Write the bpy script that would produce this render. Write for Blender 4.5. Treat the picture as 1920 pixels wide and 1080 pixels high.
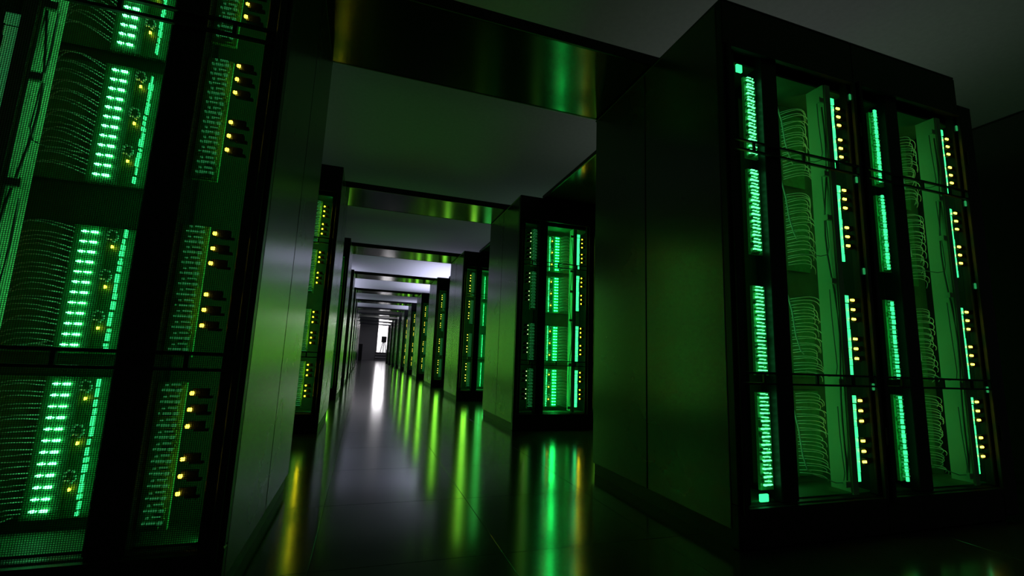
import bpy, math, random
from mathutils import Vector, Matrix
random.seed(7)
for o in list(bpy.data.objects):
    bpy.data.objects.remove(o)
sc = bpy.context.scene
COL = sc.collection

# ------------------------------------------------------------------ camera
F, YAW, PITCH, ROLL, EYE = 844.55, 17.821, 8.709, 2.247, 0.648
yw, pt_, rl = (math.radians(v) for v in (YAW, PITCH, ROLL))
fw = Vector((math.sin(yw)*math.cos(pt_), math.cos(yw)*math.cos(pt_), math.sin(pt_)))
rt = Vector((math.cos(yw), -math.sin(yw), 0)); up = rt.cross(fw)
cr = rt*math.cos(rl) + up*math.sin(rl); cu = -rt*math.sin(rl) + up*math.cos(rl)
cam_d = bpy.data.cameras.new('camera'); cam = bpy.data.objects.new('camera', cam_d); COL.objects.link(cam)
m = Matrix((cr, cu, -fw)).transposed().to_4x4(); m.translation = Vector((0, 0, EYE))
cam.matrix_world = m
cam_d.sensor_width = 36; cam_d.lens = F/1920*36; cam_d.clip_start = 0.02
sc.camera = cam

# ------------------------------------------------------------------ world, exposure, large lights
w = bpy.data.worlds.new('world'); sc.world = w; w.use_nodes = True
bg = w.node_tree.nodes['Background']; bg.inputs[0].default_value = (0.75, 0.9, 0.8, 1); bg.inputs[1].default_value = 0.014
sc.view_settings.view_transform = 'Standard'; sc.view_settings.look = 'None'
sc.view_settings.gamma = 1; sc.view_settings.use_curve_mapping = False; sc.view_settings.exposure = 0
sc.cycles.use_denoising = True
sc.cycles.sample_clamp_indirect = 4; sc.cycles.sample_clamp_direct = 10
sc.cycles.max_bounces = 8; sc.cycles.transparent_max_bounces = 12

def area(name, loc, direction, sx, sy, power, color, parent=None):
    d = bpy.data.lights.new(name, 'AREA'); d.shape = 'RECTANGLE'; d.size = sx; d.size_y = sy
    d.energy = power; d.color = color
    o = bpy.data.objects.new(name, d); COL.objects.link(o); o.location = loc
    o.rotation_euler = Vector(direction).to_track_quat('-Z', 'Y').to_euler()
    if parent: o.parent = parent
    return o
LAV = (0.70, 0.66, 1.0)
GRY = (0.62, 1.0, 0.80)
area('ceiling_fill', (3.2, 3.2, 2.30), (0, 0, 1), 2.5, 3.5, 2.5, (0.9, 1.0, 0.93))  # unseen lights added above the cabinets to brighten the near ceiling
area('ceiling_fill', (-2.2, 4.0, 2.30), (0, 0, 1), 2.5, 5.0, 2.6, GRY)
area('ceiling_fill', (3.2, 8.0, 2.30), (0, 0, 1), 2.5, 3.5, 2.4, GRY)
area('ceiling_fill', (2.4, 15.5, 2.34), (0, 0, 1), 1.6, 6.0, 150, LAV)  # from here on, unseen lights added for the lavender far ceiling
area('ceiling_fill', (-1.4, 17.5, 2.34), (0, 0, 1), 1.6, 6.0, 100, LAV)
area('ceiling_fill', (2.4, 25.0, 2.34), (0, 0, 1), 1.2, 5.0, 60, LAV)
area('ceiling_fill', (-1.4, 25.0, 2.34), (0, 0, 1), 1.2, 5.0, 50, LAV)
area('corridor_end_fill', (0.5, 33.0, 3.1), (0, -0.1, -1), 2.5, 2.0, 20, (0.95, 0.9, 1.0))  # unseen light added to brighten the grey end wall
area('doorway_room_light', (1.5, 38.0, 2.9), (0, -0.2, -1), 1.8, 2.2, 160, (1.0, 0.96, 1.0))

# ------------------------------------------------------------------ materials
def mat(name, col, rough=0.5, metal=0.0, spec=0.5, noise=None, emis=None, es=1.0, bump=None, coat=0):
    M = bpy.data.materials.new(name); M.use_nodes = True
    nt = M.node_tree; b = nt.nodes['Principled BSDF']
    b.inputs['Base Color'].default_value = (*col, 1); b.inputs['Roughness'].default_value = rough
    b.inputs['Metallic'].default_value = metal; b.inputs['Specular IOR Level'].default_value = spec
    b.inputs['Coat Weight'].default_value = coat; b.inputs['Coat Roughness'].default_value = 0.1
    if noise:
        sc_, amt, st = noise
        tc = nt.nodes.new('ShaderNodeTexCoord'); mp = nt.nodes.new('ShaderNodeMapping')
        mp.inputs['Scale'].default_value = st
        n = nt.nodes.new('ShaderNodeTexNoise'); n.inputs['Scale'].default_value = sc_; n.inputs['Detail'].default_value = 5
        r = nt.nodes.new('ShaderNodeMapRange'); r.inputs[3].default_value = 1-amt; r.inputs[4].default_value = 1+amt
        mx = nt.nodes.new('ShaderNodeMix'); mx.data_type = 'RGBA'; mx.blend_type = 'MULTIPLY'; mx.inputs[0].default_value = 1
        mx.inputs[6].default_value = (*col, 1)
        nt.links.new(tc.outputs['Object'], mp.inputs[0]); nt.links.new(mp.outputs[0], n.inputs['Vector'])
        nt.links.new(n.outputs[0], r.inputs[0]); nt.links.new(r.outputs[0], mx.inputs[7])
        nt.links.new(mx.outputs[2], b.inputs['Base Color'])
        r2 = nt.nodes.new('ShaderNodeMapRange'); r2.inputs[3].default_value = rough*0.94; r2.inputs[4].default_value = rough*1.06
        nt.links.new(n.outputs[0], r2.inputs[0]); nt.links.new(r2.outputs[0], b.inputs['Roughness'])
        if bump:
            bp = nt.nodes.new('ShaderNodeBump'); bp.inputs['Strength'].default_value = bump; bp.inputs['Distance'].default_value = 0.002
            nt.links.new(n.outputs[0], bp.inputs['Height']); nt.links.new(bp.outputs[0], b.inputs['Normal'])
    if emis:
        b.inputs['Emission Color'].default_value = (*emis, 1); b.inputs['Emission Strength'].default_value = es
    return M
FLOOR = mat('dark_floor_tile', (0.028, 0.034, 0.034), 0.14, 0, 0.9, noise=(9, 0.25, (1, 1, 1)), bump=0.02)
JOINT = mat('floor_joint', (0.01, 0.012, 0.012), 0.6)
CEIL = mat('ceiling_board', (0.42, 0.45, 0.43), 0.9, 0, 0.2, noise=(25, 0.12, (1, 1, 1)))
WALLM = mat('end_wall_paint', (0.22, 0.22, 0.23), 0.6, noise=(3, 0.1, (1, 1, 1)))
WHITE = mat('white_room_paint', (0.8, 0.8, 0.8), 0.6)
PANEL = mat('grey_side_panel', (0.026, 0.029, 0.027), 0.27, 0.0, 1.0, noise=(2.5, 0.05, (1, 1, 1)))
BLACK = mat('black_powder_coat', (0.010, 0.011, 0.011), 0.45, 0, 0.35, noise=(30, 0.2, (1, 1, 1)))
DARK = mat('dark_metal', (0.03, 0.035, 0.032), 0.4, 0.6, 0.4)
GLOSS = mat('black_gloss_panel', (0.012, 0.013, 0.013), 0.15, 0.0, 0.45)
BOARD = mat('green_circuit_board', (0.02, 0.17, 0.06), 0.5, 0, 0.4, noise=(60, 0.5, (1, 1, 1)))
PORT = mat('port_board_green', (0.10, 0.45, 0.16), 0.5, 0, 0.4, noise=(90, 0.6, (1, 1, 3)))
BACKP = mat('back_panel_green', (0.03, 0.10, 0.05), 0.6, 0, 0.3, noise=(14, 0.4, (1, 1, 1)))
PLATE = mat('pale_cable_guide', (0.30, 0.55, 0.32), 0.5, 0, 0.4)
CABLE = mat('grey_cable', (0.16, 0.22, 0.18), 0.35, 0, 0.6)
CABLEL = mat('lit_cable', (0.45, 0.6, 0.48), 0.35, 0, 0.6)  # paler copy of the grey cable, brighter light put into its colour
CABLED = mat('dark_cable', (0.08, 0.13, 0.09), 0.35, 0, 0.6)
CONN = mat('connector_metal', (0.85, 0.85, 0.8), 0.3, 0.0)
LED = mat('green_led', (0.1, 0.3, 0.15), 0.4, emis=(0.10, 1.0, 0.30), es=15.0)
PALEC = mat('pale_cable', (0.65, 0.75, 0.65), 0.3, 0, 0.6)
LATCH = mat('lit_latch', (0.1, 0.3, 0.15), 0.4, emis=(0.03, 0.5, 0.14), es=0.5)  # green light falling on the latches, put in as emission
LEDN = mat('rung_led', (0.1, 0.3, 0.15), 0.4, emis=(0.10, 1.0, 0.3), es=2.6)
LEDF = mat('aisle_green_led', (0.1, 0.3, 0.15), 0.4, emis=(0.012, 1.0, 0.14), es=36.0)
LED2 = mat('dim_green_led', (0.1, 0.3, 0.15), 0.4, emis=(0.08, 0.9, 0.26), es=0.18)
STRIP = mat('light_strip_green', (0.1, 0.4, 0.2), 0.4, emis=(0.03, 0.95, 0.22), es=2.2)
AMBER = mat('amber_led', (0.3, 0.2, 0.05), 0.4, emis=(0.9, 0.66, 0.03), es=14.0)
AMBF = mat('aisle_amber_led', (0.3, 0.2, 0.05), 0.4, emis=(0.9, 0.75, 0.01), es=34.0)
GRNB = mat('back_row_green_led', (0.1, 0.3, 0.15), 0.4, emis=(0.03, 1.0, 0.2), es=9.0)
AMBB = mat('back_row_amber_led', (0.3, 0.2, 0.05), 0.4, emis=(0.9, 0.7, 0.05), es=8.0)
PALE = mat('pale_bracket_light', (0.3, 0.35, 0.25), 0.4, emis=(0.5, 0.8, 0.3), es=1.5)
def mesh_screen_mat():
    M = bpy.data.materials.new('perforated_door_mesh'); M.use_nodes = True
    nt = M.node_tree; out = nt.nodes['Material Output']; b = nt.nodes['Principled BSDF']
    b.inputs['Base Color'].default_value = (0.02, 0.022, 0.02, 1); b.inputs['Roughness'].default_value = 0.5
    tr = nt.nodes.new('ShaderNodeBsdfTransparent'); mx = nt.nodes.new('ShaderNodeMixShader')
    tc = nt.nodes.new('ShaderNodeTexCoord'); sp = nt.nodes.new('ShaderNodeSeparateXYZ')
    nt.links.new(tc.outputs['Object'], sp.inputs[0])
    ms = []
    for ax in (0, 2):
        a = nt.nodes.new('ShaderNodeMath'); a.operation = 'MULTIPLY'; a.inputs[1].default_value = 1/0.0048
        f = nt.nodes.new('ShaderNodeMath'); f.operation = 'FRACT'
        l = nt.nodes.new('ShaderNodeMath'); l.operation = 'LESS_THAN'; l.inputs[1].default_value = 0.22
        nt.links.new(sp.outputs[ax], a.inputs[0]); nt.links.new(a.outputs[0], f.inputs[0]); nt.links.new(f.outputs[0], l.inputs[0]); ms.append(l)
    mm = nt.nodes.new('ShaderNodeMath'); mm.operation = 'MAXIMUM'
    nt.links.new(ms[0].outputs[0], mm.inputs[0]); nt.links.new(ms[1].outputs[0], mm.inputs[1])
    nt.links.new(mm.outputs[0], mx.inputs[0]); nt.links.new(tr.outputs[0], mx.inputs[1]); nt.links.new(b.outputs[0], mx.inputs[2])
    nt.links.new(mx.outputs[0], out.inputs[0])
    return M
MESHM = mesh_screen_mat()

# ------------------------------------------------------------------ helpers
class MB:
    def __init__(s): s.v = []; s.f = []
    def box(s, x0, x1, y0, y1, z0, z1, c=0.0):
        if c <= 0:
            n = len(s.v)
            s.v += [(x0,y0,z0),(x1,y0,z0),(x1,y1,z0),(x0,y1,z0),(x0,y0,z1),(x1,y0,z1),(x1,y1,z1),(x0,y1,z1)]
            s.f += [tuple(n+i for i in q) for q in ((0,3,2,1),(4,5,6,7),(0,1,5,4),(1,2,6,5),(2,3,7,6),(3,0,4,7))]
        else:                                        # chamfered along the vertical edges and both caps
            n = len(s.v)
            def ring(d, z): return [(x0+d+c,y0+d,z),(x1-d-c,y0+d,z),(x1-d,y0+d+c,z),(x1-d,y1-d-c,z),(x1-d-c,y1-d,z),(x0+d+c,y1-d,z),(x0+d,y1-d-c,z),(x0+d,y0+d+c,z)]
            s.v += ring(c, z0)+ring(0, z0+c)+ring(0, z1-c)+ring(c, z1)
            s.f.append(tuple(n+i for i in range(7, -1, -1))); s.f.append(tuple(n+24+i for i in range(8)))
            for k in range(3):
                for i in range(8):
                    j = (i+1) % 8; s.f.append((n+8*k+i, n+8*k+j, n+8*k+8+j, n+8*k+8+i))
        return s
    def tube(s, pts, r, n=5):
        P = [Vector(p) for p in pts]; base = len(s.v)
        for i, p in enumerate(P):
            d = (P[min(i+1, len(P)-1)]-P[max(i-1, 0)]).normalized()
            a = d.cross(Vector((0.13, 0.9, 0.31))).normalized(); b = d.cross(a)
            for k in range(n):
                t = 2*math.pi*k/n; s.v.append(tuple(p+a*math.cos(t)*r+b*math.sin(t)*r))
        for i in range(len(P)-1):
            for k in range(n):
                j = (k+1) % n; s.f.append((base+i*n+k, base+(i+1)*n+k, base+(i+1)*n+j, base+i*n+j))
        s.f.append(tuple(base+k for k in range(n))); s.f.append(tuple(base+(len(P)-1)*n+k for k in range(n-1, -1, -1)))
        return s
    def poly(s, pts, y0, y1):                        # extrude an XZ outline along y
        n = len(s.v); k = len(pts)
        s.v += [(x, y0, z) for x, z in pts]+[(x, y1, z) for x, z in pts]
        s.f.append(tuple(n+i for i in range(k))); s.f.append(tuple(n+k+i for i in range(k-1, -1, -1)))
        for i in range(k):
            j = (i+1) % k; s.f.append((n+j, n+i, n+k+i, n+k+j))
        return s
    def mesh(s, name, material, sgn=1, smooth=False):
        me = bpy.data.meshes.new(name)
        v = [(x*sgn, y, z) for x, y, z in s.v]; f = s.f if sgn > 0 else [tuple(reversed(q)) for q in s.f]
        me.from_pydata(v, [], f); me.materials.append(material)
        if smooth: me.polygons.foreach_set('use_smooth', [True]*len(me.polygons))
        me.update(); return me
def link(name, me, parent=None, loc=(0, 0, 0)):
    o = bpy.data.objects.new(name, me); COL.objects.link(o); o.location = loc
    if parent: o.parent = parent
    return o
def thing(name, label, cat, loc, group=None):
    o = bpy.data.objects.new(name, None); COL.objects.link(o); o.location = loc; o.empty_display_size = 0.1
    o['label'] = label; o['category'] = cat
    if group: o['group'] = group
    return o
def copy_tree(o, kids, parent=None):
    c = o.copy(); COL.objects.link(c)
    if parent: c.parent = parent
    for k in kids.get(o.name, ()): copy_tree(k, kids, c)
    return c
def kids_map():
    K = {}
    for o in bpy.data.objects:
        if o.parent: K.setdefault(o.parent.name, []).append(o)
    return K
def struct(o): o['kind'] = 'structure'; return o

# ------------------------------------------------------------------ the hall
H, XR, XL, Y0, P, D, W = 2.2, 1.3224, -0.2875, 1.3667, 2.5772, 1.0995, 0.7615
CEILZ, YEND, NROW = 3.2, 36.0, 11
fl = struct(link('floor', MB().box(-6, 9, -4, YEND+4, -0.10, -0.012).mesh('floor', JOINT)))
T = 0.6; TX0 = 0.50-1*T; TY0 = 1.54-3*T
tile_me = MB().box(0.0007, T-0.0007, 0.0007, T-0.0007, -0.012, 0.0, 0.0006).mesh('floor_tile', FLOOR)
rest = MB(); nt_ = 0
for i in range(-6, 12):
    for j in range(-2, 61):
        x = TX0+i*T; y = TY0+j*T
        near = (j*T < 3.2 and 0 <= j and -1 <= i <= 6) or (0 <= i <= 2 and 0 <= j < 60) or (i == 3 and j < 12)
        if near and nt_ < 300:
            link('floor_tile', tile_me, fl, (x, y, 0)); nt_ += 1
        else:
            rest.box(x+0.0007, x+T-0.0007, y+0.0007, y+T-0.0007, -0.012, 0)
r_ = link('far_floor_tiles', rest.mesh('far_floor_tiles', FLOOR), fl); r_['kind'] = 'stuff'
struct(link('ceiling', MB().box(-6, 9, -4, YEND+0.2, CEILZ, CEILZ+0.1).mesh('ceiling', CEIL)))
DX0, DX1, DZ = 0.98, 1.95, 0.62
wm = MB(); wm.box(-6, DX0, YEND, YEND+0.15, 0, CEILZ); wm.box(DX1, 9, YEND, YEND+0.15, 0, CEILZ); wm.box(DX0, DX1, YEND, YEND+0.15, 0, DZ)
struct(link('wall_back', wm.mesh('wall_back', WALLM)))
# the bright room behind the doorway
for nm, b in (('wall_room_back', (0.2, 3.0, YEND+3.5, YEND+3.6, 0, CEILZ)), ('wall_room_left', (0.1, 0.2, YEND+0.15, YEND+3.6, 0, CEILZ)),
              ('wall_room_right', (3.0, 3.1, YEND+0.15, YEND+3.6, 0, CEILZ)), ('floor_room', (0.2, 3.0, YEND+0.15, YEND+3.5, DZ-0.02, DZ)),
              ('ceiling_room', (0.2, 3.0, YEND+0.15, YEND+3.6, CEILZ, CEILZ+0.05))):
    struct(link(nm, MB().box(*b).mesh(nm, WHITE)))
fr = MB(); fr.box(DX0-0.06, DX0, YEND-0.03, YEND, 0.62, CEILZ); fr.box(DX1, DX1+0.06, YEND-0.03, YEND, 0.62, CEILZ)
struct(link('trim_1', fr.mesh('trim_1', WALLM)))
st = thing('entry_steps', 'low flight of grey steps below the bright doorway at the far end', 'steps', (0, YEND, 0))
for k in range(3):
    link('step', MB().box(DX0-0.1, DX1+0.1, -0.3*(3-k), -0.3*(2-k)-0.002, 0, 0.2*(k+1), 0.008).mesh('step', WALLM), st)
    link('nosing', MB().box(DX0-0.1, DX1+0.1, -0.3*(3-k)-0.012, -0.3*(3-k)-0.001, 0.2*(k+1)-0.07, 0.2*(k+1)-0.005).mesh('nosing', BLACK), st)
es = thing('display_stand', 'small dark board on thin splayed legs standing in the bright doorway', 'stand', (1.47, YEND+0.3, DZ))
link('board', MB().box(-0.19, 0.19, -0.03, 0.03, 0.75, 1.22, 0.01).mesh('board', BLACK), es)
for dx, dy in ((-0.13, -0.1), (0.13, -0.1), (0, 0.16)):
    link('leg', MB().tube([(dx*0.5, dy*0.2, 0.78), (dx*1.7, dy, 0.0)], 0.035, 6).mesh('leg', BLACK), es)
bo = thing('slim_dark_cabinet', 'slim dark upright cabinet against the far left end of the aisle', 'cabinet', (-0.17, 33.2, 0))
link('body', MB().box(-0.12, 0.12, -0.2, 0.2, 0.04, 1.15, 0.01).mesh('body', BLACK), bo)
link('base', MB().box(-0.10, 0.10, -0.18, 0.18, 0, 0.04).mesh('base', DARK), bo)

# ------------------------------------------------------------------ the cabinets
# local frame: x (L) runs from the aisle side 0 to W, y is depth, z up; sgn mirrors the left row
MODS = [(0.195, 0.545), (0.620, 0.965), (1.105, 1.460), (1.520, 1.880)]
AMBZ = [(0.525, 0.364), (0.946, 0.780), (1.440, 1.268), (1.833, 1.680)]
MC = {}
def cached(key, fn, material, sgn, smooth=False):
    k = (key, sgn)
    if k not in MC: MC[k] = fn().mesh(key.split('/')[0], material, sgn, smooth)
    return MC[k]
def fan_cable(rnd):
    sag = rnd.uniform(0.006, 0.022); x1 = rnd.uniform(0.60, 0.64); dy = rnd.uniform(-0.01, 0.02); x0 = 0.505
    pts = []
    for i in range(9):
        t = i/8
        pts.append((x0+(x1-x0)*t, 0.176-0.045*math.sin(math.pi*t)-(0.03+dy)*t, 0.012*math.sin(math.pi*t*1.3)-sag*t*1.4))
    return MB().tube(pts, 0.0017, 4)
def rung():
    m_ = MB()
    m_.box(0.152, 0.172, 0.024, 0.03, 0.0125, 0.0160); m_.box(0.178, 0.184, 0.024, 0.03, 0.011, 0.0145)
    m_.box(0.148, 0.158, 0.022, 0.03, -0.003, 0.003); m_.box(0.162, 0.182, 0.024, 0.03, -0.0024, 0.0024); m_.box(0.186, 0.191, 0.026, 0.032, -0.002, 0.002)
    return m_
def led_row():
    m_ = MB()
    for x0, x1, h in ((-1, -1, 0),) and tuple((a+0.022, b+0.022, c*0.85) for a, b, c in ((0.4285, 0.4335, 0.0032), (0.4345, 0.439, 0.0036), (0.440, 0.4442, 0.0032), (0.4505, 0.4525, 0.0016), (0.457, 0.4615, 0.0036), (0.4635, 0.466, 0.002))):
        m_.box(x0, x1, 0.172, 0.178, -h, h)
    return m_
def make_rack(sgn, full, screen, label, loc, group, bright=False, end_flange=False, fill=0.0, far=True, glow=0.0):
    t = thing('server_cabinet', label, 'cabinet', loc, group)
    def part(name, key, fn, material, parent=None, at=(0, 0, 0), smooth=False):
        return link(name, cached(key, fn, material, sgn, smooth), parent or t, (at[0]*sgn, at[1], at[2]))
    # shell
    part('side_panel', 'side_panel/a', lambda: MB().box(0, 0.018, 0.035, 0.548, 0.06, H-0.012, 0.003), PANEL)
    part('side_panel', 'side_panel/b', lambda: MB().box(0, 0.018, 0.554, D-0.012, 0.06, H-0.012, 0.003), PANEL)
    part('side_panel', 'side_panel/c', lambda: MB().box(W-0.018, W-0.001, 0.035, D-0.012, 0.06, H-0.012, 0.003), BLACK)
    part('rear_door', 'rear_door', lambda: MB().box(0.018, W-0.02, D-0.04, D-0.005, 0.08, H-0.06, 0.004).box(0.06, 0.08, D-0.005, D+0.015, 0.9, 1.15), BLACK)
    part('top_panel', 'top_panel', lambda: MB().box(0, W, 0.002, D, H-0.012, H, 0.003), BLACK)
    part('header', 'header', lambda: MB().box(0.0, W, 0.0, 0.035, 1.985, H-0.013, 0.004), BLACK)
    part('plinth', 'plinth', lambda: MB().box(0.0, W, 0.0, 0.035, 0.0, 0.150, 0.004).box(0.01, W-0.01, 0.035, D-0.02, 0.0, 0.058), BLACK)
    part('edge_post', 'edge_post/a', lambda: MB().box(0.0, 0.060, 0.0, 0.034, 0.151, 1.984, 0.003), BLACK)
    part('edge_post', 'edge_post/b', lambda: MB().box(W-0.05, W, 0.0, 0.034, 0.151, 1.984, 0.003), BLACK)
    part('centre_post', 'centre_post', lambda: MB().box(0.205, 0.290, 0.0, 0.075, 0.151, 1.984, 0.003), BLACK)
    part('inner_back_panel', 'inner_back_panel', lambda: MB().box(0.0185, W-0.0185, 0.21, 0.22, 0.06, 2.1), BACKP)
    part('divider_plate', 'divider_plate', lambda: MB().box(0.24, 0.246, 0.076, 0.209, 0.151, 1.984), DARK)
    part('shelf', 'shelf/low', lambda: MB().box(0.019, W-0.019, 0.036, 0.209, 0.145, 0.155), BACKP)
    part('shelf', 'shelf/top', lambda: MB().box(0.019, W-0.019, 0.036, 0.209, 1.935, 1.945), BACKP)
    # door with double cross rails
    dr = part('door', 'door', lambda: MB().box(0.012, 0.030, -0.018, -0.001, 0.12, 1.99, 0.003).box(W-0.030, W-0.012, -0.018, -0.001, 0.12, 1.99, 0.003).box(0.03, W-0.03, -0.018, -0.001, 0.12, 0.145).box(0.03, W-0.03, -0.018, -0.001, 1.965, 1.99), BLACK)
    for z in (0.605, 1.540):
        part('cross_rail', 'cross_rail', lambda: MB().box(0.03, W-0.03, -0.014, -0.004, 0.016, 0.024).box(0.03, W-0.03, -0.014, -0.004, -0.024, -0.016).box(0.13, 0.14, -0.013, -0.005, -0.016, 0.016).box(0.40, 0.41, -0.013, -0.005, -0.016, 0.016).box(0.60, 0.61, -0.013, -0.005, -0.016, 0.016), BLACK, dr, (0, 0, z))
    if screen:
        part('mesh_screen', 'mesh_screen', lambda: MB().box(0.03, W-0.03, -0.0035, -0.003, 0.145, 1.965), MESHM, dr)
    for z in (0.35, 1.70): part('hinge', 'hinge', lambda: MB().box(W-0.012, W-0.001, -0.024, -0.002, 0.0, 0.07, 0.002), DARK, dr, (0, 0, z))
    if end_flange:
        part('end_flange', 'end_flange', lambda: MB().box(W+0.001, W+0.105, 0.0, 0.03, 0.02, 2.045, 0.004).box(W+0.001, W+0.03, 0.03, 0.9, 0.02, 2.03), BLACK)
    # cable guide and its clips
    part('cable_guide', 'cable_guide', lambda: MB().poly([], 0, 0) if False else MB().box(0.566, 0.572, 0.004, 0.085, 0.17, 1.93), PLATE)
    part('cable_guide', 'cable_guide/b', lambda: MB().box(0.574, 0.604, 0.0, 0.006, 0.16, 1.93), PLATE)
    for z in (0.20, 0.60, 1.02, 1.30, 1.50, 1.85):
        part('cable_clip', 'cable_clip', lambda: MB().box(0.540, 0.566, 0.0, 0.014, -0.012, 0.012, 0.003).box(0.536, 0.541, 0.0, 0.02, -0.012, 0.012), PLATE, None, (0, 0, z))
    part('cable', 'cable/run', lambda: MB().tube([(0.556+0.012*math.sin(z*9), 0.012+0.01*math.cos(z*5), z) for z in [0.2+0.085*i for i in range(20)]], 0.0032, 6), CABLED, smooth=True)
    if full:
        for k, (za, zb) in enumerate(((1.13, 1.50), (0.62, 0.985), (1.56, 1.86), (0.2, 0.5))):
            part('cable', 'cable/loop%d' % k, lambda: MB().tube([(0.545, 0.02, zb), (0.540, 0.015, zb-0.12), (0.548, 0.012, za+0.04), (0.538, 0.012, za+0.005), (0.52, 0.03, za), (0.50, 0.06, za+0.012), (0.48, 0.10, za+0.02)], 0.002, 5), CABLE, smooth=True)
            if bright: part('cable', 'cable/lop%d' % k, lambda: MB().tube([(0.40, 0.10, zb-0.02), (0.405, 0.085, zb-0.10), (0.413, 0.08, zb-0.20), (0.44, 0.085, zb-0.26), (0.50, 0.12, zb-0.275)], 0.003, 6), PALEC, smooth=True)
    # four compute modules
    for k, (za, zb) in enumerate(MODS):
        n = 12; dz = (zb-za)/n
        md = part('compute_module', 'compute_module/%d' % k, lambda: MB().box(0.43, 0.508, 0.179, 0.20, za-0.008, zb+0.004).box(0.35, 0.43, 0.184, 0.20, za-0.008, zb+0.004).box(0.508, 0.66, 0.192, 0.197, za-0.008, zb+0.004), BOARD)
        part('port_column', 'port_column/%d' % k, lambda: port_col(za, zb), PORT)
        if full:
            for i in range(n):
                z = za+dz*(i+0.5)
                part('led_row', 'led_row/%s%s' % (far, bright), led_row, LEDF if far else LEDN if bright else LED, md, (0, 0, z))
                for q in range(2):
                    v = random.randrange(6)
                    part('cable', 'cable/fan%d%s' % (v, bright), lambda: fan_cable(random.Random(v)), CABLEL if bright else CABLE, md, (0, 0, z-0.004+0.011*q), True)
                part('led_rung', 'led_rung/%s' % bright, rung, LEDN if bright == 1 else LED2, None, (0, 0, z))
        else:
            def rows():
                m_ = MB()
                for i in range(n):
                    z = za+dz*(i+0.5); q = led_row(); b0 = len(m_.v)
                    m_.v += [(x, y, zz+z) for x, y, zz in q.v]; m_.f += [tuple(b0+j for j in f) for f in q.f]
                return m_
            part('led_rows', 'led_rows/%d' % k, rows, GRNB, md)
            def rungs():
                m_ = MB()
                for i in range(n):
                    z = za+dz*(i+0.5); q = rung(); b0 = len(m_.v)
                    m_.v += [(x, y, zz+z) for x, y, zz in q.v]; m_.f += [tuple(b0+j for j in f) for f in q.f]
                return m_
            part('led_rungs', 'led_rungs/%d' % k, rungs, LED2)
        # slim light strip beside the dashes, made of uneven segments
        def strip():
            m_ = MB(); r = random.Random(k+3); z = za
            while z < zb-0.01:
                h = r.uniform(0.006, 0.026); m_.box(0.384+r.uniform(-.002, .001), 0.388+r.uniform(-.001, .003), 0.166, 0.176, z, min(z+h, zb)); z += h+r.uniform(0.002, 0.008)
            return m_
        part('light_strip', 'light_strip/%d' % k, strip, STRIP)
        def strip2():
            m_ = MB(); r = random.Random(k+9); z = za+0.01
            m_.box(0.606, 0.640, 0.010, 0.016, zb-0.03, zb)
            while z < zb-0.04:
                h = r.uniform(0.02, 0.05); m_.box(0.606+r.uniform(-.002, .002), 0.638+r.uniform(-.002, .002), 0.012, 0.017, z, min(z+h, zb-0.035)); z += h+0.002
            return m_
        part('light_strip', 'light_strip/e%d' % k, strip2, STRIP if bright else LED2)
        def strip3():
            m_ = MB(); r = random.Random(k+19); z = za
            while z < zb-0.01:
                h = r.uniform(0.006, 0.022); m_.box(0.135+r.uniform(-.003, .002), 0.147+r.uniform(-.002, .003), 0.004, 0.010, z, min(z+h, zb)); z += h+r.uniform(0.003, 0.007)
            return m_
        if bright == 2: part('light_strip', 'light_strip/n%d' % k, strip3, STRIP)
        # connector clusters with an amber light, three a module
        for j in range(3):
            z = zb-0.02-j*(zb-za)/3.0
            def clus():
                m_ = MB(); r = random.Random(5)
                for a in range(11):
                    th = a/11*6.28; xx = 0.416+0.012*math.cos(th)+r.uniform(-.002, .002); zz = 0.014*math.sin(th)+r.uniform(-.003, .003)
                    m_.box(xx-0.0018, xx+0.0018, 0.172, 0.181, zz-0.0018, zz+0.0018)
                return m_
            if full:
                cl = part('connector_cluster', 'connector_cluster', clus, CONN, md, (0, 0, z))
                part('amber_light', 'amber_light/c', lambda: MB().box(-0.003, 0.003, -0.004, 0.002, -0.004, 0.004, 0.001), AMBER, md, (0.414, 0.177, z-0.032))
        # amber status lights, two groups of three, on either edge
        if full:
            for zt in AMBZ[k]:
                for i in range(3):
                    for x in ((0.655, 0.118) if not bright else (0.655,)):
                        br = part('light_bracket', 'light_bracket', lambda: MB().box(0.0, 0.030, 0.002, 0.012, -0.013, -0.006).box(0.010, 0.045, 0.004, 0.02, -0.008, 0.012), DARK, None, (x if x > .3 else x-0.045, 0.005, zt-0.041*i))
                        part('amber_light', 'amber_light/e%d%d%d' % (sgn > 0 and x < .3, far, bright), lambda: MB().box(-0.016 if bright else -0.0045, 0.0045, -0.003, 0.002, -0.0045, 0.0045, 0.0012), (PALE if sgn > 0 and x < .3 else AMBF if far else AMBER), br, (0.006 if x > .3 else 0.045, 0.001, 0.0))
        else:
            def ambs():
                m_ = MB()
                for zt in AMBZ[k]:
                    for i in range(3):
                        for x in (0.661, 0.118): m_.box(x-0.0036, x+0.0036, 0.003, 0.008, zt-0.041*i-0.0045, zt-0.041*i+0.0045)
                return m_
            part('amber_lights', 'amber_lights/%d' % k, ambs, AMBB)
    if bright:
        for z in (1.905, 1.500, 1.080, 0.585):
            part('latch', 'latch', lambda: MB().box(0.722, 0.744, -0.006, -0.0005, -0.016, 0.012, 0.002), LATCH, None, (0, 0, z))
    if bright == 1:
        part('end_light', 'end_light/a', lambda: MB().box(0.075, 0.105, 0.003, 0.012, 1.875, 1.91, 0.002), STRIP)
        part('end_light', 'end_light/b', lambda: MB().box(0.105, 0.145, 0.003, 0.012, 0.158, 0.185, 0.002), STRIP)
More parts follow.
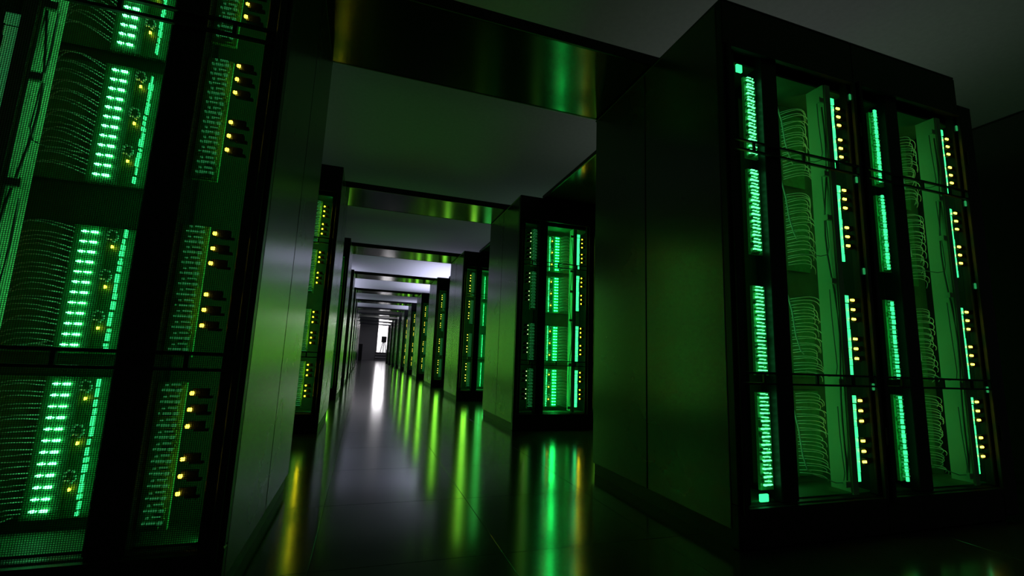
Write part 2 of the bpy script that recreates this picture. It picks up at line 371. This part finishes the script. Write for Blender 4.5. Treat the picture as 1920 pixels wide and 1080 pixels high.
    if fill:  # unseen green area lights added to brighten the cabinet interior
        for x, dr_, pw in ((0.292, (1, 0.22, 0), fill), (0.07, (1, 0.5, 0), fill*(0.25 if sgn > 0 else 1.2 if not far else 0.6))):
            a = area('cabinet_fill', (x*sgn, 0.088 if x > .2 else 0.045, 1.05), (dr_[0]*sgn, dr_[1], 0), 0.02, 1.8, pw, (0.08, 1.0, 0.22), t)
    if glow:  # unseen area lights added to strengthen the green light from the LED columns
        area('board_fill', (0.40*sgn, 0.165, 1.03), (0, -1, 0), 0.42, 1.7, glow*0.35, (0.10, 1.0, 0.12), t)
        area('edge_fill', (0.125*sgn, 0.018, 1.03), (0, -1, 0), 0.075, 1.7, glow*0.20, (0.25, 1.0, 0.05), t)
    return t
def port_col(za, zb):
    m_ = MB().box(0.140, 0.203, 0.034, 0.045, za-0.005, zb+0.005); r = random.Random(int(za*100)); z = za
    while z < zb-0.008:
        h = r.uniform(0.006, 0.012); x = r.uniform(0.142, 0.16)
        m_.box(x, x+r.uniform(0.015, 0.035), 0.026, 0.034, z, z+h*0.7); z += h
    return m_

ORD = ['first', 'second', 'third', 'fourth', 'fifth', 'sixth', 'seventh', 'eighth', 'ninth', 'tenth', 'eleventh']
GR, GL = 'server cabinets on the right of the aisle', 'server cabinets on the left of the aisle'
def lab(side, k):
    if side > 0:
        return ['tall black cabinet nearest on the right, its plain dark side wall facing the aisle',
                'cabinet with a bright green dashed column, just past the big dark wall on the right'][k] if k < 2 else \
               'narrow glimpse of black cabinet, %s in the right-hand file of cabinets' % ORD[k]
    return ['huge open-fronted black cabinet nearest on the left, full of green light rows and cables',
            'cabinet seen as a slim strip of yellow lights behind the first left cabinet'][k] if k < 2 else \
           'thin edge-on black cabinet, %s in the left-hand file of cabinets' % ORD[k]
make_rack(1, True, False, lab(1, 0), (XR, Y0, 0), GR, bright=1, glow=0.5, fill=0.24, far=False)
make_rack(1, True, False, 'outer black cabinet beside the nearest right one, at the end of its row', (XR+W, Y0, 0), GR, bright=2, end_flange=True, glow=0.4, fill=0.13, far=False)
make_rack(-1, True, True, lab(-1, 0), (XL, Y0, 0), GL, fill=0.35, far=False)
make_rack(1, True, False, lab(1, 1), (XR, Y0+P, 0), GR, fill=0.6, glow=0.5)
make_rack(-1, True, False, lab(-1, 1), (XL, Y0+P, 0), GL, fill=0.6, glow=0.5)
pr = make_rack(1, False, False, lab(1, 2), (XR, Y0+2*P, 0), GR, fill=1.0, glow=5)
pl = make_rack(-1, False, False, lab(-1, 2), (XL, Y0+2*P, 0), GL, fill=1.0, glow=7)
K = kids_map()
for k in range(3, NROW):
    for proto, x, s, g in ((pr, XR, 1, GR), (pl, XL, -1, GL)):
        c = copy_tree(proto, K); c.location = (x, Y0+k*P, 0); c['label'] = lab(s, k)
# neighbour block beyond the side passage, right edge of the picture, and outer cabinets behind
nb = copy_tree(pr, K); nb.location = (3.565, Y0, 0)
nb['label'] = 'black cabinet across the side passage, cut by the right edge of the picture'; nb['group'] = 'server cabinets across the side passage'
c = copy_tree(pr, K); c.location = (XR+W, Y0+P, 0); c['label'] = 'outer cabinet of the second right row, beside the one with the bright dashed column'
c = copy_tree(pl, K); c.location = (XL-W, Y0, 0); c['label'] = 'outer cabinet of the first left row, past the huge open-fronted one'

# ------------------------------------------------------------------ overhead beams and aisle covers
beam_me = [MB().box(XL-0.6, XR+0.8, 0, 0.58, 0, 0.012, 0.003), MB().box(XL-0.6, XR+0.8, -0.012, 0, -0.002, 0.055, 0.002), MB().box(XL-0.6, XR+0.8, 0.58, 0.592, -0.002, 0.055, 0.002)]
beam_me = [beam_me[0].mesh('soffit', GLOSS), beam_me[1].mesh('flange', BLACK), beam_me[2].mesh('flange', BLACK)]
for k in range(NROW):
    b = thing('overhead_beam', 'flat black beam bridging the aisle over the %s row of cabinets' % ORD[k], 'beam', (0, Y0+k*P+0.50, H+0.003), 'overhead beams across the aisle')
    link('soffit', beam_me[0], b); link('flange', beam_me[1], b); link('flange', beam_me[2], b)
for k in range(NROW-1):
    for s, xa in ((1, 1.57), (-1, -0.54)):
        c = thing('aisle_cover', 'glossy black cover over the %s cross passage %s' % (ORD[k], 'between right-hand cabinets' if s > 0 else 'between left-hand cabinets'), 'cover', (xa, Y0+k*P+D, H+0.001), 'covers over the cross passages')
        Lc = P-D
        link('panel', cached('cover_panel', lambda: MB().box(0.0, 1.4, -0.03, Lc+0.03, 0.0, 0.012, 0.002), GLOSS, s), c)
        link('edge_rail', cached('cover_rail', lambda: MB().box(-0.012, 0.0, -0.03, Lc+0.03, -0.002, 0.03), BLACK, s), c)
